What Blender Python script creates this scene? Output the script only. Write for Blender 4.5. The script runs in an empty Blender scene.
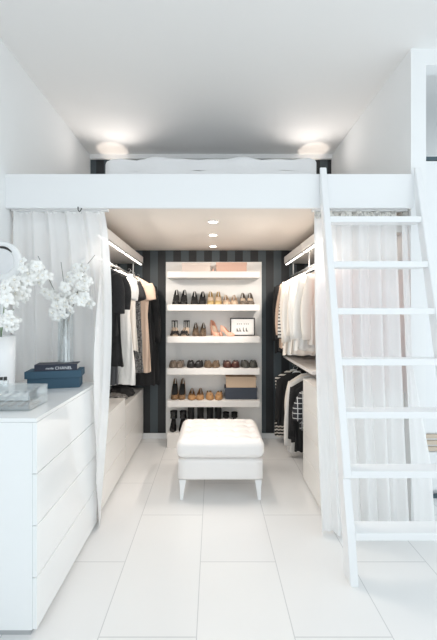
import bpy, bmesh, math, random
from mathutils import Vector, Matrix
random.seed(7)
PI = math.pi
C = bpy.context.scene.collection
F, EYE, CX, CY = 330.0, 1.45, 213.0, 314.0

# ------------------------------------------------------------------ materials
def nm(name):
    m = bpy.data.materials.new(name); m.use_nodes = True
    nt = m.node_tree; b = nt.nodes['Principled BSDF']
    return m, nt, b
def pm(name, col, rough=.5, metal=0, bump=0, bscale=60, coat=0, var=0, vscale=8, sheen=0, em=None, es=0):
    m, nt, b = nm(name)
    b.inputs['Base Color'].default_value = (*col, 1)
    b.inputs['Roughness'].default_value = rough
    b.inputs['Metallic'].default_value = metal
    b.inputs['Coat Weight'].default_value = coat
    if sheen: b.inputs['Sheen Weight'].default_value = sheen
    if em:
        b.inputs['Emission Color'].default_value = (*em, 1); b.inputs['Emission Strength'].default_value = es
    tc = nt.nodes.new('ShaderNodeTexCoord')
    if bump:
        n = nt.nodes.new('ShaderNodeTexNoise'); n.inputs['Scale'].default_value = bscale
        nt.links.new(tc.outputs['Object'], n.inputs['Vector'])
        bp = nt.nodes.new('ShaderNodeBump'); bp.inputs['Strength'].default_value = bump; bp.inputs['Distance'].default_value = .01
        nt.links.new(n.outputs['Fac'], bp.inputs['Height']); nt.links.new(bp.outputs['Normal'], b.inputs['Normal'])
    if var:
        n = nt.nodes.new('ShaderNodeTexNoise'); n.inputs['Scale'].default_value = vscale; n.inputs['Detail'].default_value = 4
        nt.links.new(tc.outputs['Object'], n.inputs['Vector'])
        r = nt.nodes.new('ShaderNodeValToRGB')
        r.color_ramp.elements[0].position = .35; r.color_ramp.elements[1].position = .65
        r.color_ramp.elements[0].color = (*[c*(1-var) for c in col], 1)
        r.color_ramp.elements[1].color = (*[min(1, c*(1+var)) for c in col], 1)
        nt.links.new(n.outputs['Fac'], r.inputs['Fac']); nt.links.new(r.outputs['Color'], b.inputs['Base Color'])
    return m
def mth(nt, op, a, b=None):
    n = nt.nodes.new('ShaderNodeMath'); n.operation = op
    for i, v in enumerate((a, b)):
        if v is None: continue
        if isinstance(v, (int, float)): n.inputs[i].default_value = v
        else: nt.links.new(v, n.inputs[i])
    return n.outputs[0]
def mixc(nt, fac, a, b):
    n = nt.nodes.new('ShaderNodeMix'); n.data_type = 'RGBA'
    nt.links.new(fac, n.inputs[0])
    for i, v in ((6, a), (7, b)):
        if isinstance(v, tuple): n.inputs[i].default_value = (*v, 1)
        else: nt.links.new(v, n.inputs[i])
    return n.outputs[2]
def stripes(name, ca, cb, axis, period, off=0, duty=.5, rough=.7, cross=False):
    m, nt, b = nm(name); b.inputs['Roughness'].default_value = rough
    tc = nt.nodes.new('ShaderNodeTexCoord'); s = nt.nodes.new('ShaderNodeSeparateXYZ')
    nt.links.new(tc.outputs['Object'], s.inputs[0])
    def st(ax):
        v = mth(nt, 'FRACT', mth(nt, 'DIVIDE', mth(nt, 'ADD', s.outputs[ax], off), period))
        return mth(nt, 'LESS_THAN', v, duty)
    f = st(axis)
    if cross: f = mth(nt, 'MAXIMUM', f, st('X' if axis == 'Z' else 'Z'))
    nt.links.new(mixc(nt, f, cb, ca), b.inputs['Base Color'])
    return m

M = {}
M['wall'] = pm('painted plaster', (.86, .87, .875), .8, bump=.05, bscale=120)
M['ceil'] = pm('ceiling paint', (.84, .835, .83), .9, bump=.03, bscale=90)
M['paint'] = pm('white satin paint', (.84, .85, .86), .42)
M['loftunder'] = pm('cream ceiling board', (.80, .74, .68), .75)
M['lacquer'] = pm('white gloss lacquer', (.86, .875, .88), .10, coat=.4)
M['lacquer2'] = pm('warm white gloss lacquer', (.84, .82, .79), .16)
M['dark_gap'] = pm('shadow gap grey', (.42, .43, .44), .7)
M['shelf'] = pm('white shelf foil', (.80, .775, .75), .4)
M['panel'] = pm('white beadboard panel', (.93, .92, .90), .55)
M['leather'] = pm('white leather', (.85, .825, .81), .42, bump=.12, bscale=90)
M['linen'] = pm('white cotton bedding', (.86, .87, .89), .85, bump=.25, bscale=30)
M['metal'] = pm('brushed steel', (.7, .7, .7), .3, 1)
M['silver'] = pm('mercury glass silver', (.80, .79, .77), .18, .85, bump=.2, bscale=25)
M['mirror'] = pm('mirror glass', (.85, .87, .9), .03, 1)
M['black'] = pm('black cloth', (.012, .012, .013), .85, bump=.3, bscale=70)
M['black2'] = pm('soft black knit', (.02, .019, .02), .9, bump=.5, bscale=45, var=.4)
M['charcoal'] = pm('charcoal cloth', (.09, .09, .095), .85, bump=.3)
M['white_cl'] = pm('white cotton', (.80, .78, .75), .85, bump=.25, bscale=25)
M['ivory'] = pm('ivory silk', (.82, .76, .69), .55, bump=.2, bscale=20)
M['beige'] = pm('blush beige crepe', (.66, .49, .38), .75, bump=.2, bscale=30)
M['tan_cl'] = pm('camel cloth', (.50, .36, .24), .8, bump=.2)
M['pink_cl'] = pm('pale pink cotton', (.80, .54, .50), .8, bump=.2)
M['breton'] = stripes('white and dark stripes', (.03, .03, .04), (.80, .77, .73), 'Z', .034, duty=.35)
M['breton2'] = stripes('black and cream stripes', (.75, .70, .64), (.015, .015, .015), 'Z', .036, duty=.45)
M['check'] = stripes('black and white check', (.62, .62, .62), (.02, .02, .025), 'Z', .045, duty=.16, cross=True)
M['lace'] = pm('grey speckled knit', (.16, .155, .15), .9, bump=.6, bscale=70, var=.85, vscale=70)
M['p_black'] = pm('black patent leather', (.014, .013, .013), .22)
M['s_black'] = pm('black suede', (.018, .017, .017), .8, bump=.2)
M['gold'] = pm('gold glitter leather', (.62, .46, .22), .35, .35, bump=.4, bscale=200)
M['nudegold'] = pm('champagne leather', (.62, .47, .34), .35, .2)
M['taupe'] = pm('taupe snake leather', (.17, .135, .105), .4, var=.5, vscale=90)
M['bronze'] = pm('bronze snake leather', (.17, .12, .08), .4, .15, var=.6, vscale=110)
M['pinkp'] = pm('pink patent leather', (.80, .45, .33), .25)
M['snake'] = pm('brown snake leather', (.24, .14, .07), .4, var=.6, vscale=120)
M['tan'] = pm('tan leather', (.44, .245, .11), .4)
M['cream'] = pm('cream lining leather', (.72, .58, .45), .55)
M['leo'] = pm('leopard print leather', (.16, .11, .07), .45, var=.8, vscale=130)
M['greyflat'] = pm('dark grey beaded cloth', (.07, .07, .06), .5, var=.7, vscale=150)
M['wine'] = pm('dark wine leather', (.075, .028, .022), .35)
M['sole'] = pm('dark sole rubber', (.03, .022, .02), .6)
M['box_white'] = pm('off white card', (.66, .57, .52), .8)
M['box_pink'] = pm('blush pink card', (.62, .41, .33), .8)
M['box_kraft'] = pm('kraft beige card', (.66, .49, .35), .8)
M['box_navy'] = pm('slate navy card', (.045, .055, .075), .7)
M['box_blue'] = pm('teal blue card', (.042, .095, .145), .75, bump=.05)
M['book'] = pm('black book cloth', (.022, .028, .05), .5)
M['paper'] = pm('book paper', (.8, .78, .74), .9)
M['ink'] = pm('white spine print', (.75, .77, .8), .6)
M['print'] = pm('white print paper', (.80, .79, .77), .8)
M['draw'] = pm('dark drawing ink', (.10, .10, .10), .9)
M['frame'] = pm('black picture frame', (.02, .02, .022), .4)
M['petal'] = pm('white orchid petal', (.90, .90, .885), .6)
M['lip'] = pm('cream orchid lip', (.88, .85, .78), .6)
M['stem'] = pm('brown twig', (.12, .11, .10), .7)
M['gstem'] = pm('green stem', (.20, .30, .16), .6)
M['leaf'] = pm('orchid leaf', (.10, .20, .09), .4)
M['ceramic'] = pm('white ceramic', (.85, .86, .87), .25)
M['cap'] = pm('black bottle cap', (.02, .02, .02), .3)
M['led'] = pm('led diffuser', (1, .96, .9), .5, em=(1, .94, .87), es=4)
M['lamp'] = pm('downlight lens', (1, .96, .9), .5, em=(1, .90, .78), es=12)
M['ward'] = pm('white wardrobe door', (.84, .85, .86), .35)
M['oak'] = pm('pale oak edge', (.62, .52, .42), .5)
M['slot'] = pm('dark edge and gap shade', (.06, .10, .12), .5)
M['hook'] = pm('black hook', (.02, .02, .02), .4)

def glass(name, col, rough, trans, milk=0):
    m, nt, b = nm(name)
    b.inputs['Base Color'].default_value = (*col, 1); b.inputs['Roughness'].default_value = rough
    t = nt.nodes.new('ShaderNodeBsdfTransparent'); t.inputs[0].default_value = (.97, .985, .99, 1)
    g = nt.nodes.new('ShaderNodeBsdfGlossy'); g.inputs['Roughness'].default_value = rough; g.inputs[0].default_value = (*col, 1)
    mx = nt.nodes.new('ShaderNodeMixShader'); mx.inputs[0].default_value = trans
    df = nt.nodes.new('ShaderNodeBsdfDiffuse'); df.inputs[0].default_value = (.93, .95, .96, 1)
    m2 = nt.nodes.new('ShaderNodeMixShader'); m2.inputs[0].default_value = milk
    nt.links.new(g.outputs[0], m2.inputs[1]); nt.links.new(df.outputs[0], m2.inputs[2])
    nt.links.new(t.outputs[0], mx.inputs[1]); nt.links.new(m2.outputs[0], mx.inputs[2])
    nt.links.new(mx.outputs[0], nt.nodes['Material Output'].inputs[0])
    return m
M['acrylic'] = glass('clear acrylic', (.92, .94, .95), .08, .26, .3)
M['glass'] = glass('clear glass', (.95, .97, .98), .03, .25)
def sheer(name, see, col=(.93, .93, .93)):
    m, nt, b = nm(name)
    d = nt.nodes.new('ShaderNodeBsdfDiffuse'); d.inputs[0].default_value = (*col, 1)
    tl = nt.nodes.new('ShaderNodeBsdfTranslucent'); tl.inputs[0].default_value = (*col, 1)
    t = nt.nodes.new('ShaderNodeBsdfTransparent')
    a = nt.nodes.new('ShaderNodeMixShader'); a.inputs[0].default_value = .2
    nt.links.new(d.outputs[0], a.inputs[1]); nt.links.new(tl.outputs[0], a.inputs[2])
    mx = nt.nodes.new('ShaderNodeMixShader'); mx.inputs[0].default_value = 1-see
    nt.links.new(t.outputs[0], mx.inputs[1]); nt.links.new(a.outputs[0], mx.inputs[2])
    nt.links.new(mx.outputs[0], nt.nodes['Material Output'].inputs[0])
    return m
M['sheer'] = sheer('sheer white voile', .10, (.97, .97, .97))
# heading tape: dotted grey band
m, nt, b = nm('curtain heading tape'); b.inputs['Roughness'].default_value = .9
tc = nt.nodes.new('ShaderNodeTexCoord'); n = nt.nodes.new('ShaderNodeTexNoise'); n.inputs['Scale'].default_value = 45
nt.links.new(tc.outputs['Object'], n.inputs['Vector'])
r = nt.nodes.new('ShaderNodeValToRGB'); r.color_ramp.elements[0].position = .40; r.color_ramp.elements[1].position = .52
r.color_ramp.elements[0].color = (.45, .44, .42, 1); r.color_ramp.elements[1].color = (.78, .76, .72, 1)
nt.links.new(n.outputs['Fac'], r.inputs[0]); nt.links.new(r.outputs[0], b.inputs['Base Color'])
M['tape'] = m
# striped wallpaper
m, nt, b = nm('striped wallpaper'); b.inputs['Roughness'].default_value = .55
tc = nt.nodes.new('ShaderNodeTexCoord'); s = nt.nodes.new('ShaderNodeSeparateXYZ'); nt.links.new(tc.outputs['Object'], s.inputs[0])
fr = mth(nt, 'LESS_THAN', mth(nt, 'FRACT', mth(nt, 'DIVIDE', mth(nt, 'ADD', s.outputs['X'], .733+1.8), .18)), .5)
nz = nt.nodes.new('ShaderNodeTexNoise'); nz.inputs['Scale'].default_value = 3; nt.links.new(tc.outputs['Object'], nz.inputs['Vector'])
c1 = mixc(nt, nz.outputs['Fac'], (.050, .066, .076), (.078, .098, .110))
nt.links.new(mixc(nt, fr, (.016, .018, .021), c1), b.inputs['Base Color'])
M['wallpaper'] = m
# floor tiles
m, nt, b = nm('white floor tiles')
tc = nt.nodes.new('ShaderNodeTexCoord'); s = nt.nodes.new('ShaderNodeSeparateXYZ'); nt.links.new(tc.outputs['Object'], s.inputs[0])
cb = nt.nodes.new('ShaderNodeCombineXYZ')
nt.links.new(mth(nt, 'SUBTRACT', s.outputs['Y'], 1.931-9.0), cb.inputs[0]); nt.links.new(mth(nt, 'ADD', s.outputs['X'], .514+.44*10), cb.inputs[1])
br = nt.nodes.new('ShaderNodeTexBrick'); nt.links.new(cb.outputs[0], br.inputs['Vector'])
br.inputs['Scale'].default_value = 1; br.inputs['Brick Width'].default_value = .9; br.inputs['Row Height'].default_value = .44
br.inputs['Mortar Size'].default_value = .0026; br.inputs['Mortar Smooth'].default_value = .3
br.inputs['Color1'].default_value = (.82, .82, .815, 1); br.inputs['Color2'].default_value = (.80, .80, .80, 1); br.inputs['Mortar'].default_value = (.60, .605, .61, 1)
nt.links.new(br.outputs['Color'], b.inputs['Base Color']); b.inputs['Roughness'].default_value = .22
nz = nt.nodes.new('ShaderNodeTexNoise'); nz.inputs['Scale'].default_value = 4; nt.links.new(tc.outputs['Object'], nz.inputs['Vector'])
nt.links.new(mth(nt, 'ADD', mth(nt, 'MULTIPLY', nz.outputs['Fac'], .12), .16), b.inputs['Roughness'])
bp = nt.nodes.new('ShaderNodeBump'); bp.inputs['Strength'].default_value = .25; bp.inputs['Distance'].default_value = .002; bp.invert = True
nt.links.new(br.outputs['Fac'], bp.inputs['Height']); nt.links.new(bp.outputs[0], b.inputs['Normal'])
M['tiles'] = m

# ------------------------------------------------------------------ builders
def obj(name, bm, mat, parent=None, smooth=False, loc=None):
    me = bpy.data.meshes.new(name); bmesh.ops.recalc_face_normals(bm, faces=bm.faces)
    if smooth:
        for f in bm.faces: f.smooth = True
    bm.to_mesh(me); bm.free()
    if isinstance(mat, str): mat = M[mat]
    me.materials.append(mat)
    o = bpy.data.objects.new(name, me); C.objects.link(o)
    if parent: o.parent = parent
    if loc: o.location = loc
    return o
def thing(name, label, cat, loc=(0, 0, 0), rz=0, group=None, ry=0, rx=0):
    o = bpy.data.objects.new(name, None); C.objects.link(o); o.empty_display_size = .05
    o.location = loc; o.rotation_euler = (rx, ry, rz)
    return tag(o, label, cat, group)
def tag(o, label, cat, group=None):
    o['label'] = label; o['category'] = cat
    if group: o['group'] = group
    return o
def struct(name, bm, mat, parent=None):
    o = obj(name, bm, mat, parent)
    if not parent: o['kind'] = 'structure'
    return o
def nb(): return bmesh.new()
def bx(bm, x0, x1, y0, y1, z0, z1, bev=0, seg=2):
    r = bmesh.ops.create_cube(bm, size=1)
    vs = r['verts']
    for v in vs: v.co = Vector(((x0+x1)/2+v.co.x*(x1-x0), (y0+y1)/2+v.co.y*(y1-y0), (z0+z1)/2+v.co.z*(z1-z0)))
    if bev:
        es = list({e for v in vs for e in v.link_edges})
        bmesh.ops.bevel(bm, geom=es, offset=bev, segments=seg, affect='EDGES', profile=.5)
    return bm
def box(*a, **k): return bx(nb(), *a, **k)
def tube(bm, pts, rad, n=8, cap=True, closed=False):
    pts = [Vector(p) for p in pts]; rings = []
    rr = rad if isinstance(rad, (list, tuple)) else [rad]*len(pts)
    L = len(pts); up = None
    for i, p in enumerate(pts):
        if closed: t = pts[(i+1) % L]-pts[i-1]
        else: t = pts[min(i+1, L-1)]-pts[max(i-1, 0)]
        t.normalize()
        if up is None:
            up = Vector((0, 0, 1)) if abs(t.z) < .9 else Vector((1, 0, 0))
        a = t.cross(up)
        if a.length < 1e-4: a = t.cross(Vector((0, 1, 0)))
        a.normalize(); bb = a.cross(t).normalized(); up = bb
        rings.append([bm.verts.new(p+(a*math.cos(2*PI*k/n)+bb*math.sin(2*PI*k/n))*rr[i]) for k in range(n)])
    for i in range(L if closed else L-1):
        A, B = rings[i], rings[(i+1) % L]
        for k in range(n): bm.faces.new((A[k], A[(k+1) % n], B[(k+1) % n], B[k]))
    if cap and not closed:
        bm.faces.new(rings[0][::-1]); bm.faces.new(rings[-1])
    return bm
def lathe(bm, prof, n=24, c=(0, 0, 0)):
    rings = []
    for r, z in prof:
        rings.append([bm.verts.new((c[0]+max(r, 1e-4)*math.cos(2*PI*k/n), c[1]+max(r, 1e-4)*math.sin(2*PI*k/n), c[2]+z)) for k in range(n)])
    for A, B in zip(rings, rings[1:]):
        for k in range(n): bm.faces.new((A[k], A[(k+1) % n], B[(k+1) % n], B[k]))
    return bm
def grid(bm, fn, nu, nv, wrap=False):
    V = [[bm.verts.new(fn(i/nu, j/nv)) for i in range(nu if wrap else nu+1)] for j in range(nv+1)]
    for j in range(nv):
        for i in range(nu):
            a = V[j][i]; b_ = V[j][(i+1) % len(V[j])]; c = V[j+1][(i+1) % len(V[j])]; d = V[j+1][i]
            bm.faces.new((a, b_, c, d))
    return V
def prism(bm, poly, x0, x1):     # poly in (y,z), extruded in x
    A = [bm.verts.new((x0, y, z)) for y, z in poly]; B = [bm.verts.new((x1, y, z)) for y, z in poly]
    n = len(poly); bm.faces.new(A); bm.faces.new(B[::-1])
    for i in range(n): bm.faces.new((A[i], B[i], B[(i+1) % n], A[(i+1) % n]))
    return bm
def rbox(sx, sy, sz, r, n=10, fn=None):
    bm = nb(); bmesh.ops.create_cube(bm, size=2)
    bmesh.ops.subdivide_edges(bm, edges=bm.edges[:], cuts=n, use_grid_fill=True)
    hx, hy, hz = sx/2, sy/2, sz/2
    for v in bm.verts:
        u = v.co.copy()
        p = Vector((u.x*hx, u.y*hy, u.z*hz))
        q = Vector((max(-hx+r, min(hx-r, p.x)), max(-hy+r, min(hy-r, p.y)), max(-hz+r, min(hz-r, p.z))))
        d = p-q
        if d.length > 1e-6: p = q+d.normalized()*r
        if fn: p = fn(p, u)
        v.co = p+Vector((0, 0, hz))
    return bm
def solid(o, t):
    md = o.modifiers.new('thickness', 'SOLIDIFY'); md.thickness = t; md.offset = 0
def copy_tree(o, parent=None):
    c = o.copy(); C.objects.link(c); c.parent = parent
    for ch in list(o.children): copy_tree(ch, c)
    return c

# ------------------------------------------------------------------ room
XL, XR, YB, H = -1.43, 1.38, 3.85, 3.30
struct('floor', box(-2.6, 3.0, -.9, 3.95, -.06, 0), 'tiles')
struct('ceiling', box(-1.53, 3.0, -.3, 3.95, H, H+.08), 'ceil')
struct('wall_left', box(XL-.1, XL, .2, 3.95, 0, H), 'wall')
struct('wall_back', box(XL, XR, YB, YB+.1, 0, H), 'wallpaper')
struct('wall_right', box(XR, XR+.105, 2.30, 3.95, 0, H), 'wall')
struct('wall_lintel', box(XR+.105, 3.0, 2.30, 2.40, 3.185, H), 'wall')
struct('wall_back_side_room', box(XR+.105, 3.0, YB, YB+.1, 0, H), 'wall')
struct('baseboard_back', box(XL+.001, XR-.001, YB-.012, YB, 0, .062, bev=.003), 'paint')
struct('trim_1', box(XL+.001, XR-.001, YB-.03, YB, H-.05, H-.0005), 'wall')

# loft platform
t = thing('loft_platform', 'white loft platform with a deep plain front board spanning the room over the closet', 'loft', (0, 2.27, 2.18))
obj('front_board', box(XL, XR, 0, .03, 0, .234, bev=.003), 'paint', t)
obj('deck', box(XL, XR, .03, 1.58, .012, .22), 'loftunder', t)
for i, y in enumerate((2.65, 3.09, 3.6)):
    w = ('nearest the front', 'in the middle', 'nearest the shoe shelves')[i]
    q = thing('recessed_downlight', 'small round downlight under the loft, %s of the row of three' % w, 'ceiling light', (0.0, y, 2.192), group='downlights under the loft')
    obj('rim', lathe(nb(), [(.034, -.0005), (.045, -.0005), (.045, -.006), (.036, -.008), (.034, -.004)], 24), 'paint', q, True)
    obj('lens', lathe(nb(), [(0.0, -.004), (.034, -.004), (.034, -.001), (0, -.001)], 20), 'lamp', q)

# bed on the loft
q = thing('loft_bed', 'low white bed base on the loft platform carrying the mattress', 'bed', (-.02, 3.37, 2.401))
obj('bed_base', box(-.93, .93, -.42, .42, 0, .24, bev=.01), 'paint', q)
def duv(p, u):
    if u.z > -.2: p.z += .010*math.sin(9*p.x+2*p.y)+.006*math.sin(23*p.x+1)
    p.y += .012*math.sin(17*p.x)*(abs(u.y) > .9)
    return p
q = thing('mattress', 'mattress with a rumpled white cover on the loft bed just under the ceiling', 'mattress', (-.02, 3.37, 2.642))
obj('cover', rbox(1.90, .90, .205, .06, 26, duv), 'linen', q, True)

# unseen uplights added beside the bed to make the ceiling glow pools
for s, w in ((-1, 'left'), (1, 'right')):
    x = s*1.135
    q = thing('unseen_uplight', 'small unseen wall uplight at the %s end of the loft bed added for ceiling glow' % w, 'wall lamp', (x, YB-.10, 2.80), group='unseen uplights by the loft bed')
    obj('shade', lathe(nb(), [(.02, -.05), (.04, -.05), (.045, .05), (.041, .05), (.037, -.04), (.02, -.045)], 20), 'metal', q, True)
    obj('bracket', box(-.012, .012, .03, .10, -.03, .0), 'metal', q)
    obj('bulb', lathe(nb(), [(0, -.02), (.02, -.02), (.024, 0), (.018, .02), (0, .026)], 14), 'lamp', q, True)

# ------------------------------------------------------------------ ladder
t = thing('loft_ladder', 'white wooden ladder with flat treads leaning on the loft front board', 'ladder', (0, 0, 0))
def yf(z): return 1.7296+.2124*z
zt = 2.45
for x0, x1 in ((.731, .774), (1.376, 1.419)):
    bm = nb()
    prism(bm, [(yf(zt), zt), (yf(.534), .534), (yf(.534)+.018, .52), (yf(.25)+.012, .25), (1.750, 0), (1.84, 0), (1.875, .25), (yf(.534)+.088, .534), (2.262, 2.26), (2.262, zt)], x0, x1)
    bmesh.ops.bevel(bm, geom=bm.edges[:], offset=.003, segments=2, affect='EDGES')
    obj('stile', bm, 'paint', t)
for z in (.262, .567, .881, 1.18, 1.487, 1.789, 2.096):
    y = yf(z)
    obj('tread', box(.774, 1.376, y, y+(.10 if z > .3 else .11) - (.02 if z > 2 else 0), z-.040, z, bev=.004), 'paint', t)

# ------------------------------------------------------------------ curtains
def curtain(nu, x0f, x1f, ytop, lean, zb, zt_, folds, amp, seed, ztape, parent, leanx=None, bulge=0, tm='tape'):
    rnd = random.Random(seed); ph = [rnd.uniform(0, 6.28) for _ in range(4)]
    def fn(u, v):
        z = zt_+(zb-zt_)*v
        a = x0f(v); b_ = x1f(v)
        uu = u+.012*math.sin(folds*1.1*u*2*PI+ph[0])+.006*math.sin(5*v+ph[3])*math.sin(9*u)
        x = a+(b_-a)*uu
        A = amp*(.55+.45*min(1, v*3))
        k = 2*PI*folds*u
        y = ytop+A*(.62*math.sin(k+ph[1]+.4*math.sin(3*v))+.38*math.sin(1.73*k+ph[2]+.7*v))
        L = lean*(leanx(x) if leanx else 1)
        y -= L*(v**1.3 if not leanx else math.sin(PI*.86*v)/.98)
        return (x, y, z)
    bm = nb(); grid(bm, fn, nu, 40)
    o = obj('cloth', bm, 'sheer', parent, True)
    bm = nb(); vt = (ztape-zt_)/(zb-zt_)
    def ft(u, v):
        p = fn(u, v*vt); return (p[0], p[1]-.006+.004*math.sin(160*u), p[2])
    grid(bm, ft, nu*2, 3); h = obj('heading_tape', bm, tm, parent, True)
    bm = nb(); vh = .045/(zt_-zb)
    grid(bm, lambda u, v: (fn(u, 1-vh*(1-v))[0], fn(u, 1-vh*(1-v))[1]-.002, fn(u, 1-vh*(1-v))[2]), nu, 2)
    obj('hem', bm, 'sheer', parent, True)
t = thing('sheer_curtain', 'gathered sheer white curtain hanging left of the closet opening behind the white flowers', 'curtain', group='sheer curtains under the loft')
curtain(260, lambda v: -1.424, lambda v: -.764+.115*math.sin(PI*v**.85), 2.335, .215, .012, 2.172, 5.2, .036, 3, 2.155, t, tm='sheer',
        leanx=lambda x: max(0, min(1, (x+.792)/.022)))
t = thing('sheer_curtain', 'gathered sheer white curtain hanging right of the closet opening behind the ladder', 'curtain', group='sheer curtains under the loft')
curtain(260, lambda v: .715-.012*math.sin(v*PI), lambda v: 1.315, 2.335, .16, .012, 2.172, 5.5, .040, 5, 2.125, t)
t = thing('sheer_curtain', 'narrow sheer white curtain panel against the right wall beside the slit behind the ladder', 'curtain', group='sheer curtains under the loft')
curtain(50, lambda v: 1.335-.01*v, lambda v: 1.372+.085*max(0, min(1, (v-.5)/.3)), 2.335, .17, .012, 2.172, 1, .012, 8, 2.125, t)
for x0, x1, w in ((-1.42, -.74, 'left'), (.70, 1.37, 'right')):
    o = obj('curtain_rail', box(x0, x1, 2.32, 2.35, 2.174, 2.1915, bev=.002), 'paint')
    tag(o, 'slim white curtain rail under the loft edge above the %s curtains' % w, 'curtain rail')
# small dark hook over the left curtain
bm = nb(); tube(bm, [(-.925, 2.262, 2.185), (-.925, 2.262, 2.165), (-.915, 2.262, 2.15), (-.908, 2.262, 2.158), (-.90, 2.262, 2.175)], .0035, 6)
tag(obj('curtain_hook', bm, 'hook', None, True), 'small dark metal hook at the bottom of the loft board over the left curtain', 'hook')

# ------------------------------------------------------------------ drawer units facing the aisle (front plane in x)
def drawers(name, label, cat, loc, depth, length, height, n, side, mat, top_t=.018, body='paint', gap=.004):
    # side=+1: front faces +x (stands at left wall). Local origin at floor, middle of back-left
    q = thing(name, label, cat, loc)
    f = depth if side > 0 else -depth
    xs = sorted((0, f-side*.02))
    obj('body', box(xs[0], xs[1], .0, length, .025, height-top_t-.001), mat, q)
    xs = sorted((0, f))
    obj('top', box(xs[0], xs[1], 0, length, height-top_t, height, bev=.0015), mat, q)
    xs = sorted((0, f-side*.03))
    obj('plinth', box(xs[0], xs[1], .005, length-.005, 0, .025), 'dark_gap', q)
    hh = (height-top_t-.025)/n
    xs = sorted((f-side*.02, f))
    for i in range(n):
        obj('drawer_front', box(xs[0], xs[1], 0.002, length-.002, .025+i*hh+gap/2, .025+(i+1)*hh-gap/2, bev=.0015), mat, q)
    return q
drawers('chest_of_drawers', 'tall glossy white chest of drawers at the front left under the flowers', 'dresser', (XL+.002, 1.487, 0), .635-.002, .785, .98, 4, 1, 'lacquer', .018)
drawers('closet_drawer_unit', 'taller low white drawer unit along the left closet wall, next to the curtain', 'dresser', (XL+.002, 2.375, 0), .62, .665, .675, 3, 1, 'lacquer2')
drawers('closet_drawer_unit', 'lower white drawer unit at the left closet wall, ending at the striped wall', 'dresser', (XL+.002, 3.045, 0), .62, .785, .595, 2, 1, 'lacquer2')
drawers('chest_of_drawers', 'white chest of drawers at the right closet wall behind the ladder', 'dresser', (XR-.002, 2.375, 0), .592, .505, .887, 4, -1, 'lacquer2')

# wall shelves with LED bars
for s in (-1, 1):
    xf = -.81 if s < 0 else .825; xw = XL+.001 if s < 0 else XR-.001
    sd = 'left' if s < 0 else 'right'
    for k, (y0, y1) in enumerate(((2.36, 3.08), (3.084, 3.83))):
        q = thing('wall_shelf', 'thick white lit shelf high on the %s closet wall, %s' % (sd, ('nearer the curtain', 'reaching the striped wall')[k]), 'shelf', (xw, y0, 2.035))
        xs = sorted((0, xf-xw))
        obj('board', box(xs[0], xs[1], 0, y1-y0, 0, .075, bev=.002), 'shelf', q)
        e = xf-xw+s*.008; xs = sorted((e, e+s*.030))
        lb = obj('light_bar', box(xs[0], xs[1], .02, y1-y0-.02, -.014, -.0005), 'metal', q)
        xs = sorted((e+s*.002, e+s*.020))
        obj('diffuser', box(xs[0], xs[1], .03, y1-y0-.03, -.020, -.0142), 'led', lb)
# lower shelf on the right
q = thing('wall_shelf', 'thin white shelf halfway up the right closet wall between the two rows of clothes', 'shelf', (XR-.001, 2.74, .945))
obj('board', box(-.56, 0, 0, 1.09, 0, .03, bev=.002), 'shelf', q)

# clothes rails
def rail(label, x, y0, y1, z, ztop, ys):
    q = thing('clothes_rail', label, 'clothes rail', (x, y0, z))
    obj('rod', tube(nb(), [(0, 0, 0), (0, y1-y0, 0)], .010, 12), 'metal', q, True)
    for y in ys:
        obj('bracket', bx(tube(nb(), [(0, y-y0, .009), (0, y-y0, ztop-z-.003)], .006, 8), -.018, .018, y-y0-.01, y-y0+.01, ztop-z-.006, ztop-z-.0006), 'paint', q, True)
rail('steel clothes rail under the high shelf on the left closet wall', -.90, 2.38, 3.835, 1.885, 2.035, (2.75, 3.72))
rail('steel clothes rail under the high shelf on the right closet wall', .905, 2.38, 3.835, 1.885, 2.035, (2.75, 3.10, 3.72))
rail('steel clothes rail under the thin shelf low on the right closet wall', .96, 2.92, 3.825, .872, .945, (2.95, 3.72))

# ------------------------------------------------------------------ hangers and garments
def hanger_mesh_wood(half):
    bm = nb()
    pts = [(-half, 0, -.115), (-half*.6, 0, -.085), (-.03, 0, -.052), (0, 0, -.048), (.03, 0, -.052), (half*.6, 0, -.085), (half, 0, -.115)]
    tube(bm, pts, [.007, .008, .009, .010, .009, .008, .007], 8)
    return bm
def hook_mesh():
    pts = [(0, 0, -.045)]
    for k in range(9):
        a = -PI/2+.2+k*(PI*1.25)/8
        pts.append((.0135*math.cos(a), 0, -.0005+.0135*math.sin(a)))
    return tube(nb(), pts, .0018, 6)
HP = {}
def hanger(x, y, zr, half, label, mat='paint', group=None, rz=0):
    key = (round(half, 2), mat)
    if key not in HP:
        q = thing('clothes_hanger', label, 'hanger', (x, y, zr), rz, group)
        obj('arms', hanger_mesh_wood(half-.02), mat, q, True)
        obj('hook', hook_mesh(), 'metal', q, True)
        HP[key] = q
    else:
        q = copy_tree(HP[key]); q.location = (x, y, zr); q['label'] = label
        q.rotation_euler = (0, 0, rz)
        if group: q['group'] = group
        elif 'group' in q: del q['group']
    return q
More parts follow.
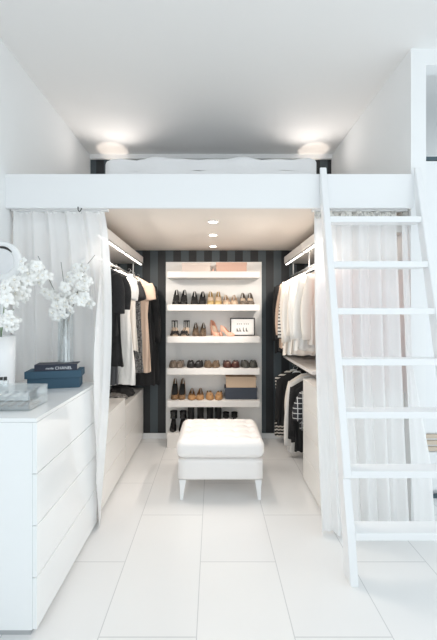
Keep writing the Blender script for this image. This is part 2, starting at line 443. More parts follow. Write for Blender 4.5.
def garment(name, label, cat, x, y, zr, half, length, mat, sleeve=0, slw=.055, waist=.8, hem=1.0, thick=.042, folds=5, amp=.012, seed=0, group=None, rz=0, hmat='paint', trim=None, neck=.055, sl_mat=None, collar=None, hlabel=None, smat='sleeve'):
    rnd = random.Random(seed*13+5); p1, p2 = rnd.uniform(0, 6), rnd.uniform(0, 6)
    q = thing(name, label, cat, (x, y, zr), rz, group)
    ztop = -.045
    def fn(u, v):
        a = 2*PI*u
        if v < .14:
            t_ = v/.14; w = neck+(half-neck)*t_; z = ztop-.085*t_**1.05; th = .35+.65*t_
        else:
            t_ = (v-.14)/.86; z = ztop-.085-(length-.085)*t_
            if t_ < .35: w = half*(1-(1-waist)*(t_/.35)**.7)
            else: w = half*(waist+(hem-waist)*((t_-.35)/.65))
            th = 1
        k = max(0, v-.15)/.85
        f = 1+.0*k
        xx = w*math.cos(a); yy = thick*.5*math.sin(a)*th
        fold = amp*k*math.sin(folds*2*(xx/half)*PI+p1+.8*math.sin(3*v+p2))
        yy += fold
        xx += .008*k*math.sin(6*v+p2)
        z += .008*k*math.sin(5*a+p1)
        return (xx, yy, z)
    bm = nb(); grid(bm, fn, 48, 30, wrap=True); obj('body', bm, mat, q, True)
    if sleeve:
        for s in (-1, 1):
            bm = nb(); pts = []; rr = []
            for k in range(9):
                t_ = k/8
                pts.append((s*(half-.04+.03*math.sin(min(1, t_*1.6)*PI/2)+.01*math.sin(4*t_+p1)), .006*math.sin(5*t_+p2), ztop-.085-sleeve*t_))
                rr.append(slw*(.75+.3*math.sin(t_*PI*.6))*(1-.35*t_ if sleeve > .3 else 1.05+.1*t_))
            tube(bm, pts, rr, 12)
            for v in bm.verts: v.co.y *= .42
            obj('sleeve', bm, sl_mat or mat, q, True)
    if collar:
        bm = nb()
        for s in (-1, 1):
            prism(bm, [(-thick*.6, ztop+.01), (-thick*.6, ztop-.05), (-thick*.75, ztop-.05), (-thick*.75, ztop+.01)], min(s*.01, s*.06), max(s*.01, s*.06))
        obj('collar', bm, collar, q)
    if trim:
        bm = nb(); V = grid(bm, lambda u, v: (neck*(.2)+(-.10+u*.06)-.02*v, -thick*.5-.012-.004*math.sin(PI*u), ztop-.03-(length*.45)*v), 4, 12)
        obj('trim', bm, trim, q, True)
    hanger(x, y, zr, max(half*.86, .12), hlabel or ('hanger of the '+label), hmat, rz=rz)
    return q

ZR = 1.8984-.001   # hooks sit on the rod
ZH = 1.8825
def LG(*a, **k): return garment(*a, **k)
# left row, near to far
xr = -.90
G = 'clothes on the left rail'
garment('jacket', 'black jacket with a white edge on the left rail, nearest the curtain', 'jacket', xr-.01, 2.50, ZH, .195, .55, 'black', sleeve=.30, trim='white_cl', seed=1, group=G, hlabel='hanger of the black jacket nearest the curtain on the left rail')
garment('cardigan', 'black knit cardigan second from the curtain on the left rail', 'cardigan', xr-.01, 2.62, ZH, .20, .80, 'black2', sleeve=.26, slw=.06, seed=2, waist=.86, group=G, hlabel='hanger of the black cardigan on the left rail')
garment('trousers', 'charcoal grey trousers hanging low between the black cardigan and the white dress', 'trousers', xr-.03, 2.74, ZH, .15, .97, 'charcoal', seed=3, waist=.85, hem=.95, group=G, hlabel='hanger of the charcoal trousers on the left rail')
garment('dress', 'long white dress with short sleeves hanging on the left rail', 'dress', xr, 2.87, ZH, .205, 1.00, 'white_cl', sleeve=.18, slw=.05, seed=4, waist=.85, hem=1.12, group=G, hlabel='hanger of the long white dress on the left rail')
garment('blouse', 'white blouse hanging right behind the long white dress on the left rail', 'blouse', xr+.02, 2.98, ZH, .20, .72, 'ivory', seed=5, waist=.9, hem=1.0, group=G, hlabel='hanger of the white blouse on the left rail')
garment('blouse', 'black ruffled blouse hanging between the white dress and the beige dress', 'blouse', xr+.01, 3.12, ZH, .195, .90, 'black2', sleeve=.17, slw=.06, seed=6, waist=.72, hem=.85, amp=.02, group=G, hlabel='hanger of the black ruffled blouse on the left rail')
garment('skirt', 'grey speckled knit skirt hanging between the black blouse and the beige dress', 'skirt', xr+.075, 3.25, ZH, .11, .96, 'lace', seed=7, waist=1, hem=1.35, group=G, hlabel='hanger of the grey speckled skirt on the left rail')
garment('dress', 'sleeveless blush beige dress hanging on the left rail before the striped wall', 'dress', xr+.06, 3.40, ZH, .205, .985, 'beige', sleeve=.16, slw=.055, seed=8, waist=.82, hem=.96, group=G, hlabel='hanger of the blush beige dress on the left rail')
garment('dress', 'plain black dress hanging behind the beige dress', 'dress', xr+.05, 3.54, ZH, .20, 1.15, 'black', seed=9, sleeve=.16, waist=.9, hem=1.15, group=G, hlabel='hanger of the plain black dress on the left rail')
garment('coat', 'long black coat hanging last on the left rail against the striped wall', 'coat', xr+.06, 3.70, ZH, .215, 1.18, 'black', sleeve=.62, slw=.06, seed=10, waist=.98, hem=1.12, group=G, hlabel='hanger of the long black coat on the left rail')
for k, y in enumerate((2.41, 2.445, 2.56, 2.68, 2.80, 2.925, 3.05)):
    hanger(xr, y, ZH, .19, 'empty dark hanger among the clothes on the left rail', 'charcoal', 'empty hangers on the left rail', rz=.08*((k % 3)-1))

def hshort(lb):
    a, _, c = lb.partition(' on the '); return (' '.join(a.split()[:9])+' on the '+c.split(' rail')[0]+' rail')
# right row top, near to far
xr = .905; G = 'clothes on the upper right rail'
RT = [
 (2.44, 'pink_cl', .80, 'pale pink dress nearest the curtain on the upper right rail', 'dress', .18, 0, 'dress', .05),
 (2.56, 'ivory', .62, 'ivory blouse second from the curtain on the upper right rail', 'blouse', .18, .5, 'blouse', .0),
 (2.66, 'white_cl', .66, 'white shirt third from the curtain on the upper right rail', 'shirt', .20, .5, 'shirt', -.02),
 (2.84, 'white_cl', .70, 'loose white shirt hanging midway on the upper right rail', 'shirt', .22, .52, 'shirt', 0),
 (2.95, 'ivory', .74, 'ivory silk blouse midway on the upper right rail', 'blouse', .215, .50, 'blouse', 0),
 (3.05, 'white_cl', .76, 'white tunic with long sleeves past the middle on the upper right rail', 'shirt', .22, .56, 'tunic', 0),
 (3.18, 'ivory', .78, 'full sleeved off white shirt beside striped top on the upper right rail', 'shirt', .225, .58, 'shirt', 0),
 (3.31, 'breton', .74, 'white top with thin dark stripes on the upper right rail', 'top', .215, .55, 'knitted_top', 0),
 (3.43, 'beige', .74, 'beige blouse behind the striped top on the upper right rail', 'blouse', .215, .52, 'blouse', 0),
 (3.55, 'black2', .78, 'black jumper behind the beige blouse on the upper right rail', 'jumper', .215, .58, 'jumper', 0),
 (3.67, 'black', .82, 'black jacket hanging last on the upper right rail against the striped wall', 'jacket', .215, .60, 'jacket', 0),
]
for k, (y, mt, ln, lb, ct, hf, sl, nme, dx) in enumerate(RT):
    garment(nme, lb, ct, xr+dx, y, ZH, hf, ln, mt, sleeve=sl, slw=.058, seed=20+k, waist=.92, hem=1.0, group=G, amp=.016, hlabel='hanger of the '+hshort(lb), hmat='paint')
for k, y in enumerate((2.50, 2.61, 2.72, 2.79, 2.90, 3.0, 3.11)):
    hanger(xr, y, ZH, .19, 'empty black hanger among the clothes on the upper right rail', 'hook', 'empty hangers on the upper right rail', rz=.07*((k % 3)-1))
garment('dress', 'pink dress hung close to the right wall, glowing through the curtain behind the ladder', 'dress', 1.25, 2.52, ZH, .112, .96, 'pink_cl', seed=40, waist=.9, hem=1.05, hlabel='hanger of the pink dress close to the right wall')
bm = nb(); tube(bm, [(1.25, 2.40, 1.885), (1.25, 2.70, 1.885)], .008, 10)
for y in (2.41, 2.69): tube(bm, [(1.25, y, 1.892), (1.25, y, 2.0345)], .005, 6)
tag(obj('hanging_bar', bm, 'metal', None, True), 'short steel bar under the right high shelf holding the pink dress', 'clothes rail')

# right row bottom
ZL = .8695; G = 'clothes on the lower right rail'
RB = [
 (2.98, 'check', .42, 'black and white checked shirt nearest the chest on the lower right rail', 'shirt', .20, .24, 'checked_shirt', .02),
 (3.09, 'black', .66, 'black trousers behind the checked shirt on the lower right rail', 'trousers', .19, 0, 'trousers', .0),
 (3.20, 'black2', .62, 'black knit cardigan on the lower right rail beside the white shirt', 'cardigan', .205, .5, 'cardigan', .0),
 (3.33, 'white_cl', .76, 'long white shirt reaching nearly to the floor on the lower right rail', 'shirt', .205, .62, 'shirt', .0),
 (3.46, 'ivory', .68, 'ivory shirt behind the long white shirt on the lower right rail', 'shirt', .19, .5, 'shirt', .02),
 (3.70, 'breton2', .74, 'black and cream striped dress on the lower right rail', 'dress', .21, .0, 'striped_dress', -.06),
 (3.59, 'black', .58, 'short black coat on the lower right rail in front of the striped dress', 'coat', .21, .45, 'coat', -.05),
]
for k, (y, mt, ln, lb, ct, hf, sl, nme, dx) in enumerate(RB):
    garment(nme, lb, ct, .96+dx, y, ZL, hf, ln, mt, sleeve=sl, slw=.055, seed=50+k, waist=.92, hem=1.02, group=G, amp=.014, hlabel='hanger of the '+hshort(lb))

# scarf on the low unit and cloth on the right chest
def blob(name, label, cat, loc, sx, sy, sz, mat, seed, group=None):
    rnd = random.Random(seed); bm = nb(); bmesh.ops.create_icosphere(bm, subdivisions=4, radius=1)
    ph = [rnd.uniform(0, 6) for _ in range(6)]
    for v in bm.verts:
        n_ = v.co.normalized()
        r_ = 1+.12*math.sin(5*n_.x+ph[0]+3*n_.z)+.10*math.sin(9*n_.y+ph[1])*math.cos(6*n_.x+ph[2])+.06*math.sin(15*n_.x+8*n_.z+ph[3])
        z = n_.z*r_*sz
        v.co = Vector((n_.x*r_*sx, n_.y*r_*sy, max(z+sz*.5, 0)))
    o = obj(name, bm, mat, None, True, loc); tag(o, label, cat, group); return o
blob('scarf', 'crumpled grey speckled scarf lying on the lower left drawer unit', 'scarf', (-.945, 3.20, .5955), .105, .13, .055, 'lace', 3)
blob('folded_jumper', 'black jumper heaped on the lower left drawer unit beside the speckled scarf', 'jumper', (-.96, 3.45, .5955), .125, .11, .06, 'black2', 5)
blob('folded_towel', 'white cloth heaped on top of the right chest of drawers', 'cloth', (1.02, 2.60, .8875), .10, .10, .03, 'white_cl', 8)

# ------------------------------------------------------------------ shoe shelves
t = thing('shoe_rack', 'tall white shoe shelving on the striped wall behind the ottoman', 'shelving', (0, 0, 0))
YF, YS = 3.575, 3.835
obj('back_panel', box(-.548, .566, YS, YB-.0125, .0, 2.055, bev=.002), 'panel', t)
ST = [1.912, 1.554, 1.206, .860, .508, .157]
for i, z in enumerate(ST):
    obj('shelf', box(-.497, .508, YF, YS-.0006, (z-.068) if i < 5 else 0.0, z, bev=.0025), 'shelf', t)

def px(p, Y): return (p-CX)*Y/F
# ---- shoe builder: toe points to -Y
def shoe(name, label, cat, loc, mat, kind='pump', heel=.08, L=.215, w=.0435, sole='sole', inner='cream', rz=0, group=None, rx=0, ry=0, extra=None, orn=None, shaft=.12):
    q = thing(name, label, cat, loc, rz, group, rx=rx, ry=ry)
    Lh = math.sqrt(max(L*L-heel*heel, .01))
    def sz(s):
        if s < .32: return .004
        t_ = min(1, (s-.32)/.5); t_ = t_*t_*(3-2*t_); return .004+heel*t_
    def ww(s):
        k = math.sin(min(1, s/.30)*PI/2)**.65 if s < .30 else 1-(.50 if kind != 'flat' else .22)*math.sin((s-.30)/.70*PI/2)**2
        if s > .88: k *= math.sqrt(max(0.02, 1-((s-.88)/.125)**2))
        return w*k
    def yy(s): return -Lh*.5+Lh*s
    # sole
    bm = nb(); N = 22
    top = []; bot = []
    for i in range(N+1):
        s = i/N
        top.append([bm.verts.new((k*ww(s)*.98, yy(s), sz(s)+.001)) for k in (-1, 0, 1)])
        bot.append([bm.verts.new((k*ww(s)*.9, yy(s), sz(s)-.004)) for k in (-1, 0, 1)])
    for i in range(N):
        for k in range(2):
            bm.faces.new((top[i][k], top[i][k+1], top[i+1][k+1], top[i+1][k])); bm.faces.new((bot[i][k], bot[i+1][k], bot[i+1][k+1], bot[i][k+1]))
        bm.faces.new((top[i][0], top[i+1][0], bot[i+1][0], bot[i][0])); bm.faces.new((top[i][2], bot[i][2], bot[i+1][2], top[i+1][2]))
    obj('sole', bm, sole, q, True)
    if kind in ('pump', 'flat', 'boot'):
        op = {'boot': 2, 'flat': .44}.get(kind, .26)
        def hh(s):
            if kind == 'boot':
                if s < .45: return .03+.045*(s/.45)
                return .075
            if kind == 'flat': return .030+.036*math.sin(min(1, s/.40)*PI/2)
            if s < .30: return .020+.022*math.sin(s/.30*PI/2)
            return (.042 if kind == 'pump' else .050)+(.026 if kind == 'pump' else .022)*max(0, (s-.6)/.4)
        bm = nb()
        for sd in (-1, 1):
            def fn(u, v, sd=sd):
                s = v
                tm = PI/2
                if s > op:
                    t_ = min(1, (s-op)/.16); tm = PI/2*(1-.52*math.sqrt(t_))
                a = tm*u; h = hh(s)
                if s > op and kind != 'flat': h = h*(1+.45*min(1, (s-op)/.3))
                return (sd*ww(s)*(1-(.30 if kind == 'flat' else .62)*max(0, (s-.6)/.4)*math.sin(a))*(math.cos(a)**.7 if a < PI/2-.001 else 0), yy(s), sz(s)+h*math.sin(a))
            grid(bm, fn, 6, 26)
        bmesh.ops.remove_doubles(bm, verts=bm.verts[:], dist=.0004)
        obj('upper', bm, mat, q, True)
        if kind != 'boot':
            bm = nb(); grid(bm, lambda u, v: ((u*2-1)*ww(.27+.7*v)*.92, yy(.27+.7*v), sz(.27+.7*v)+.004), 2, 16); obj('insole', bm, inner, q, True)
        else:
            bm = nb(); r0 = w*1.0; yc = yy(.74)
            prof = [(heel+.045, 1.05, 1.35), (heel+.075, .98, 1.2), (heel+.075+shaft*.5, 1.02, 1.15), (heel+.075+shaft, 1.1, 1.25)]
            def fs(u, v):
                k = v*(len(prof)-1); i = min(int(k), len(prof)-2); f = k-i
                z = prof[i][0]*(1-f)+prof[i+1][0]*f; a_ = prof[i][1]*(1-f)+prof[i+1][1]*f; b_ = prof[i][2]*(1-f)+prof[i+1][2]*f
                an = 2*PI*u
                if v < 0: v = 0
                return (r0*a_*math.cos(an), yc+r0*b_*math.sin(an)+.004*math.sin(9*v), z)
            grid(bm, fs, 20, 10, wrap=True); so = obj('shaft', bm, mat, q, True)
    if kind == 'sandal':
        for k, (s, h) in enumerate(((.14, .030), (.30, .040))):
            bm = nb(); pts = [(ww(s)*math.cos(a), yy(s), sz(s)+h*math.sin(a)) for a in [PI*i/10 for i in range(11)]]
            tube(bm, pts, .0065, 6); 
            for v in bm.verts: v.co.y = yy(s)+(v.co.y-yy(s))*1.8
            obj('toe_strap', bm, mat, q, True)
        bm = nb(); cz = sz(.9)
        pts = [(.030*math.cos(a), yy(.86)+.035*math.sin(a), cz+.075) for a in [2*PI*i/16 for i in range(16)]]
        tube(bm, pts, .0065, 6, closed=True)
        obj('ankle_strap', bm, mat, q, True)
        bm = nb(); tube(bm, [(0, yy(.985), cz), (0, yy(1.02), cz+.04), (0, yy(1.0), cz+.075)], .006, 6)
        for s_ in (-1, 1): tube(bm, [(s_*ww(.8), yy(.8), sz(.8)), (s_*.030, yy(.84), cz+.075)], .004, 6)
        tube(bm, [(0, yy(.32), .045), (.002, yy(.5), sz(.5)+.055), (0, yy(.62), cz+.068)], .004, 6)
        obj('strap', bm, mat, q, True)
        bm = nb()
        for x_ in (-.022, 0, .022): bmesh.ops.create_icosphere(bm, subdivisions=1, radius=.018, matrix=Matrix.Translation((x_*1.2, yy(.30), .045)))
        obj('bow', bm, mat, q, True)
    # heel
    if heel > .02:
        bm = nb(); hw = .020 if kind == 'boot' else .014; y1 = yy(.90); r1 = .007 if kind in ('pump', 'sandal') and heel > .06 else .014
        lathe(bm, [(0, 0), (r1, 0), (r1*1.1, heel*.5), (hw, heel*.93), (0, heel*.93)], 12, (0, y1, 0))
        for v in bm.verts:
            v.co.y += .012*(v.co.z/heel)
        obj('heel', bm, sole if extra != 'same' else mat, q, True)
    else:
        obj('heel', box(-.02, .02, yy(.78), yy(.97), 0, .008, bev=.002), sole, q)
    if orn:
        bm = nb()
        for k in range(5):
            a = 2*PI*k/5; bmesh.ops.create_icosphere(bm, subdivisions=1, radius=.007, matrix=Matrix.Translation((.012*math.cos(a), yy(.13 if kind == 'flat' else .2)+.004, .045+.008*math.sin(a))))
        obj('ornament', bm, orn, q, True)
    return q
RW = ['top', 'second', 'third', 'fourth', 'bottom']
def pair(pxa, pxb, row, what, mat, dz=0, nm_='pump_shoe', cat='shoe', Ys=3.70, **k):
    z = ST[row]+.0005
    rk = k.pop('rzs', (.04, -.04))
    g = 'shoes on the %s shoe shelf' % RW[row-1]
    for i, p in enumerate((pxa, pxb)):
        shoe(nm_, '%s of the %s, %s shoe shelf' % (('left one', 'right one')[i], what, RW[row-1]), cat, (px(p, 3.66), Ys, z), mat, rz=rk[i], group=g, **k)
# row 1
pair(175.8, 183.6, 1, 'glossy black high pumps at the left end', 'p_black', heel=.105, inner='s_black', extra='same')
pair(194.3, 202.3, 1, 'matt black heeled pumps second from the left', 's_black', heel=.085, inner='s_black', extra='same')
pair(210.6, 218.2, 1, 'gold glitter pumps in the middle', 'gold', heel=.085, inner='cream')
pair(226.4, 234.4, 1, 'low champagne gold heels', 'nudegold', heel=.045, inner='cream')
pair(243.6, 250.8, 1, 'taupe pumps at the right end', 'taupe', heel=.07, inner='cream')
# row 2
pair(174.5, 185.0, 2, 'strappy black heeled sandals at the left end', 's_black', nm_='strappy_sandal', cat='sandal', kind='sandal', heel=.085, sole='cream', w=.050, rzs=(.15, -.15))
pair(195.5, 203.0, 2, 'bronze snakeskin pumps second from the left', 'bronze', heel=.075, inner='bronze', w=.04, rzs=(.05, -.05))
g = 'shoes on the second shoe shelf'
shoe('stiletto_shoe', 'pink stiletto standing side on in the middle of the second shoe shelf', 'shoe', (px(215, 3.66), 3.745, ST[2]+.0005), 'pinkp', heel=.105, rz=.55, group=g, inner='cream', extra='same', sole='pinkp')
shoe('stiletto_shoe', 'pink stiletto with its toe against the black picture frame', 'shoe', (px(227.5, 3.62), 3.625, ST[2]+.0005), 'pinkp', heel=.05, L=.17, rz=1.25, group=g, inner='cream', extra='same', sole='pinkp')
# row 3
pair(172.8, 179.6, 3, 'snake print flats at the left end', 'taupe', nm_='ballet_flat', kind='flat', rzs=(.1, -.1), heel=.01, w=.047, orn='bronze')
pair(190.6, 199.0, 3, 'black jewelled flats second from the left', 's_black', nm_='ballet_flat', kind='flat', rzs=(.1, -.1), heel=.01, w=.047, orn='metal')
pair(207.8, 216.0, 3, 'leopard print flats in the middle', 'leo', nm_='ballet_flat', kind='flat', rzs=(.1, -.1), heel=.01, w=.045, inner='cream', orn='bronze')
pair(227.0, 235.8, 3, 'dark wine flats fourth from the left', 'wine', nm_='ballet_flat', kind='flat', rzs=(.1, -.1), heel=.01, w=.048, inner='cream', orn='cream')
pair(245.4, 253.6, 3, 'dark grey beaded flats at the right end', 'greyflat', nm_='ballet_flat', kind='flat', rzs=(.1, -.1), heel=.012, w=.048, inner='s_black', orn='greyflat')
# row 4
pair(174.4, 181.8, 4, 'brown snakeskin high heels at the left end', 'snake', heel=.135, inner='s_black', L=.23, w=.044)
pair(191.6, 200.0, 4, 'low tan pumps second from the left', 'tan', heel=.02, inner='tan', w=.046)
pair(209.6, 219.2, 4, 'tan and cream flats beside the boxes', 'tan', nm_='ballet_flat', kind='flat', rzs=(.1, -.1), heel=.01, w=.045, inner='cream', orn='s_black')
# row 5
pair(173.0, 182.3, 5, 'black heeled ankle boots at the left end', 'p_black', nm_='ankle_boot', cat='boot', kind='boot', heel=.07, shaft=.045, w=.038, sole='s_black')
pair(190.8, 200.0, 5, 'tall black boots second from the left', 's_black', nm_='tall_boot', cat='boot', kind='boot', heel=.06, shaft=.14, w=.036, sole='s_black')
pair(210.0, 218.2, 5, 'tall charcoal boots behind the ottoman', 'black2', nm_='tall_boot', cat='boot', kind='boot', heel=.06, shaft=.14, w=.036, sole='s_black')
pair(226.5, 234.8, 5, 'black ankle boots at the right behind the ottoman', 's_black', nm_='ankle_boot', cat='boot', kind='boot', heel=.08, shaft=.02, w=.034, sole='s_black')

# boxes on shelves
def lidbox(name, label, x0, x1, y0, y1, z, h, mat, lid, lidm=None, cat='box', over=.004, group=None):
    q = thing(name, label, cat, ((x0+x1)/2, (y0+y1)/2, z), group=group); a, b_ = (x1-x0)/2, (y1-y0)/2
    obj('box_body', box(-a+over, a-over, -b_+over, b_-over, 0, h-.003, bev=.001), mat, q)
    obj('lid', box(-a, a, -b_, b_, h-lid, h, bev=.0015), lidm or mat, q)
    return q
z = ST[0]+.0005
lidbox('shoe_box', 'off white shoe box at the left on top of the shoe shelving', px(181.5, 3.64), px(210.8, 3.64), 3.64, 3.80, z, .102, 'box_white', .03)
lidbox('shoe_box', 'blush pink shoe box at the right on top of the shoe shelving', px(216, 3.64), px(247, 3.64), 3.64, 3.80, z, .108, 'box_pink', .03)
blob('cloth_pouch', 'tiny pink pouch between the two boxes on top of the shelving', 'pouch', (px(213.2, 3.66), 3.68, z), .012, .03, .028, 'box_pink', 2)
z = ST[4]+.0005
lidbox('shoe_box', 'dark navy shoe box on the fourth shelf under the kraft box', px(225, 3.63), px(257.5, 3.63), 3.63, 3.81, z, .128, 'box_navy', .04)
lidbox('shoe_box', 'kraft beige shoe box on the fourth shelf lying on the navy box', px(226, 3.63), px(256.5, 3.63), 3.64, 3.80, z+.1285, .118, 'box_kraft', .035)
# picture
q = thing('framed_picture', 'small black framed picture of shoe sketches leaning on the second shoe shelf', 'picture', (px(242.8, 3.64), 3.66, ST[2]+.002), rx=-.08)
W2, HH = .138, .200
bm = nb()
for a in ((-W2, W2, 0, .012), (-W2, W2, HH-.012, HH)): bx(bm, a[0], a[1], 0, .014, a[2], a[3])
for a in ((-W2, -W2+.012), (W2-.012, W2)): bx(bm, a[0], a[1], 0, .014, .012, HH-.012)
obj('frame', bm, 'frame', q)
pr = obj('print', box(-W2+.011, W2-.011, .006, .012, .011, HH-.011), 'print', q)
bm = nb()
for k in range(6):
    x = -.062+k*.022+(.01 if k > 2 else 0); bx(bm, x, x+.012, .0045, .0058, .128, .136)
for k, (x, w_, h_) in enumerate(((-.066, .030, .036), (-.034, .022, .042), (.004, .022, .048), (.036, .026, .044))):
    poly = [(x, .048), (x+w_, .048), (x+w_, .054), (x+w_*.5, .060), (x+w_*.25, .048+h_), (x, .044+h_)]
    A = [bm.verts.new((a, .0045, b_)) for a, b_ in poly]; B = [bm.verts.new((a, .0058, b_)) for a, b_ in poly]
    bm.faces.new(A); bm.faces.new(B[::-1])
    for i in range(6): bm.faces.new((A[i], B[i], B[(i+1) % 6], A[(i+1) % 6]))
obj('shoe_sketch', bm, 'draw', pr)

# ------------------------------------------------------------------ ottoman
q = thing('ottoman', 'square white tufted leather ottoman on slim legs in the middle of the closet', 'ottoman', (.058, 2.822, 0))
obj('base_frame', rbox(.668, .54, .165, .022, 8), 'leather', q, True, (0, 0, .160))
tx = [-.25, -.125, 0, .125, .25]; ty = [-.18, -.06, .06, .18]
def cush(p, u):
    if u.z > .2:
        cr = (1-(abs(u.x)**3))*(1-(abs(u.y)**3))
        p.z += .016*cr
        d = 0
        for a in tx:
            for b_ in ty: d += math.exp(-((p.x-a)**2+(p.y-b_)**2)/.0007)
        gx = min(abs(p.x-a) for a in tx); gy = min(abs(p.y-b_) for b_ in ty)
        seam = math.exp(-(gx/.010)**2)+math.exp(-(gy/.010)**2)
        p.z -= (.014*min(1, d)+.006*seam)*min(1, cr*3)
    return p
obj('cushion', rbox(.688, .565, .147, .055, 44, cush), 'leather', q, True, (0, 0, .3255))
for sx in (-1, 1):
    for sy in (-1, 1):
        bm = nb(); x, y = sx*.298, sy*.235
        for (z0, r0, ox) in (): pass
        pts = [(x+sx*.006, y+sy*.006, .0), (x, y, .10), (x-sx*.003, y-sy*.003, .1605)]
        A = []
        for p_, h_ in zip(pts, (.012, .019, .027)):
            A.append([bm.verts.new((p_[0]+a*h_, p_[1]+b_*h_, p_[2])) for a, b_ in ((-1, -1), (1, -1), (1, 1), (-1, 1))])
        for i in range(2):
            for k in range(4): bm.faces.new((A[i][k], A[i][(k+1) % 4], A[i+1][(k+1) % 4], A[i+1][k]))
        bm.faces.new(A[0][::-1]); bm.faces.new(A[2])
        bmesh.ops.bevel(bm, geom=bm.edges[:], offset=.003, segments=2, affect='EDGES')
        obj('leg', bm, 'paint', q)

# ------------------------------------------------------------------ things on the chest
ZT = .9803
lidbox('storage_box', 'teal blue storage box with a lid on the white chest of drawers', -1.181, -.851, 2.065, 2.205, ZT, .112, 'box_blue', .045, over=.012).rotation_euler = (0, 0, .22)
q = thing('book', 'black book with white spine lettering lying on the teal blue box', 'book', (-1.0, 2.13, ZT+.1125), rz=.22)
obj('cover', bx(bx(bx(nb(), -.125, .125, -.055, .055, .0, .003), -.125, .125, -.055, .055, .037, .040), -.125, .125, -.055, -.0515, .002, .038), 'book', q)
obj('pages', box(-.121, .121, -.051, .052, .0032, .0368), 'paper', q)
def text(s, size, mat, parent, loc, name):
    cu = bpy.data.curves.new(name+'_curve', 'FONT'); cu.body = s; cu.size = size; cu.extrude = .0004; cu.align_x = 'LEFT'
    tmp = bpy.data.objects.new('tmp', cu); C.objects.link(tmp); bpy.context.view_layer.update()
    me = bpy.data.meshes.new_from_object(tmp.evaluated_get(bpy.context.evaluated_depsgraph_get()))
    bpy.data.objects.remove(tmp); bpy.data.curves.remove(cu)
    me.materials.clear(); me.materials.append(M[mat])
    o = bpy.data.objects.new(name, me); C.objects.link(o); o.parent = parent; o.location = loc; o.rotation_euler = (PI/2, 0, 0)
    return o
text('CHANEL', .026, 'ink', q, (-.006, -.0555, .008), 'spine_lettering')
text('mode', .020, 'ink', q, (-.060, -.0555, .010), 'spine_lettering')

# silver glass cylinder vase standing on the book
bz = ZT+.1125+.0405
q = thing('cylinder_vase', 'tall clear glass vase with silver bands standing on the black book', 'vase', (-.958, 2.145, bz))
obj('glass', lathe(nb(), [(0, 0), (.047, 0), (.048, .01), (.046, .33), (.043, .33), (.045, .012), (0, .010)], 28), 'glass', q, True)
bm = nb()
for a in (-1.9, -1.1, 2.6, .4, 3.4):
    lathe_r = .041
    grid(bm, lambda u, v, a=a: (lathe_r*math.cos(a-.13+.26*u), lathe_r*math.sin(a-.13+.26*u), .012+.30*v), 3, 4)
obj('silver_band', bm, 'silver', q, True)
obj('inner_tube', lathe(nb(), [(0, .012), (.016, .012), (.016, .31), (.013, .31), (.013, .02)], 16), 'silver', q, True)

# orchid blossoms
def blossom_mesh():
    bm = nb()
    for k in range(5):
        a = 2*PI*k/5+PI/2; wd = .017 if k in (1, 4) else .012; ln = .034
        R = Matrix.Rotation(a, 4, 'Z')
        def fn(u, v):
            s = v; w_ = wd*math.sin(PI*min(1, .10+s*.88))**.6
            x = s*ln+.003; y = (u*2-1)*w_; z = .010*math.sin(s*2.2)-.012*s*s-.004*(u*2-1)**2
            return R @ Vector((x, y, z))
        grid(bm, fn, 4, 6)
    return bm
def lip_mesh():
    bm = nb(); bmesh.ops.create_icosphere(bm, subdivisions=2, radius=.0065)
    for v in bm.verts: v.co.z = v.co.z*1.2+.007; v.co.y -= .002
    return bm
BL = [None]
def add_blossom(parent, loc, rot, sc):
    if BL[0] is None:
        o = obj('blossom', blossom_mesh(), 'petal', parent, True); l = obj('lip', lip_mesh(), 'lip', o, True); BL[0] = o
    else:
        o = BL[0].copy(); C.objects.link(o); o.parent = parent
        l = BL[0].children[0].copy(); C.objects.link(l); l.parent = o
    o.location = loc; o.rotation_euler = rot; o.scale = (sc,)*3
    return o
def spray(label, base, tips, clusters, seed, group='white orchid sprays'):
    """tips: branches as point lists; clusters: (pixel x, pixel y, pixel spread x, y, Y, n)"""
    rnd = random.Random(seed)
    q = thing('orchid_spray', label, 'flowers', base)
    bv = Vector(base)
    for pts, m_, r in tips:
        obj('stem', tube(nb(), [Vector(p)-bv for p in pts], [r*(1-.5*i/(len(pts)-1)) for i in range(len(pts))], 6), m_, q, True)
    for (cx, cz, sx, szz, cy, n) in clusters:
        for k in range(n):
            a = rnd.uniform(0, 2*PI); r = math.sqrt(rnd.random())
            x = cx+r*sx*math.cos(a); z = cz+r*szz*math.sin(a); y = cy+rnd.uniform(-.05, .05)
            add_blossom(q, Vector((x, y, z))-bv, (PI/2+rnd.uniform(-.6, .6), rnd.uniform(-.7, .7), rnd.uniform(-.8, .8)), rnd.uniform(.8, 1.15))
    return q
def P(x, y, Y): return ((x-CX)*Y/F, Y, EYE-(y-CY)*Y/F)
def cl(x, y, sx, sy, Y, n):
    p = P(x, y, Y); return (p[0], p[2], sx*Y/F, sy*Y/F, Y, n)
b0 = (-.958, 2.145, bz+.02)
spray('white orchid spray rising from the glass vase with bare dark twigs', b0,
      [([b0, P(66, 330, 2.15), P(66, 300, 2.13), P(61, 262, 2.14)], 'stem', .003),
       ([b0, P(66, 330, 2.15), P(55, 292, 2.12), P(38, 256, 2.11)], 'stem', .003),
       ([b0, P(67, 325, 2.15), P(78, 290, 2.12), P(86, 266, 2.12), P(95, 255, 2.12)], 'stem', .003)],
      [cl(66, 302, 13, 13, 2.10, 20), cl(76, 283, 12, 12, 2.10, 14), cl(81, 269, 6, 6, 2.1, 5), cl(55, 316, 5, 5, 2.09, 4), cl(82, 299, 6, 7, 2.1, 5), cl(48, 291, 6, 5, 2.09, 4)], 11)
b1 = (-1.205, 1.86, 1.30)
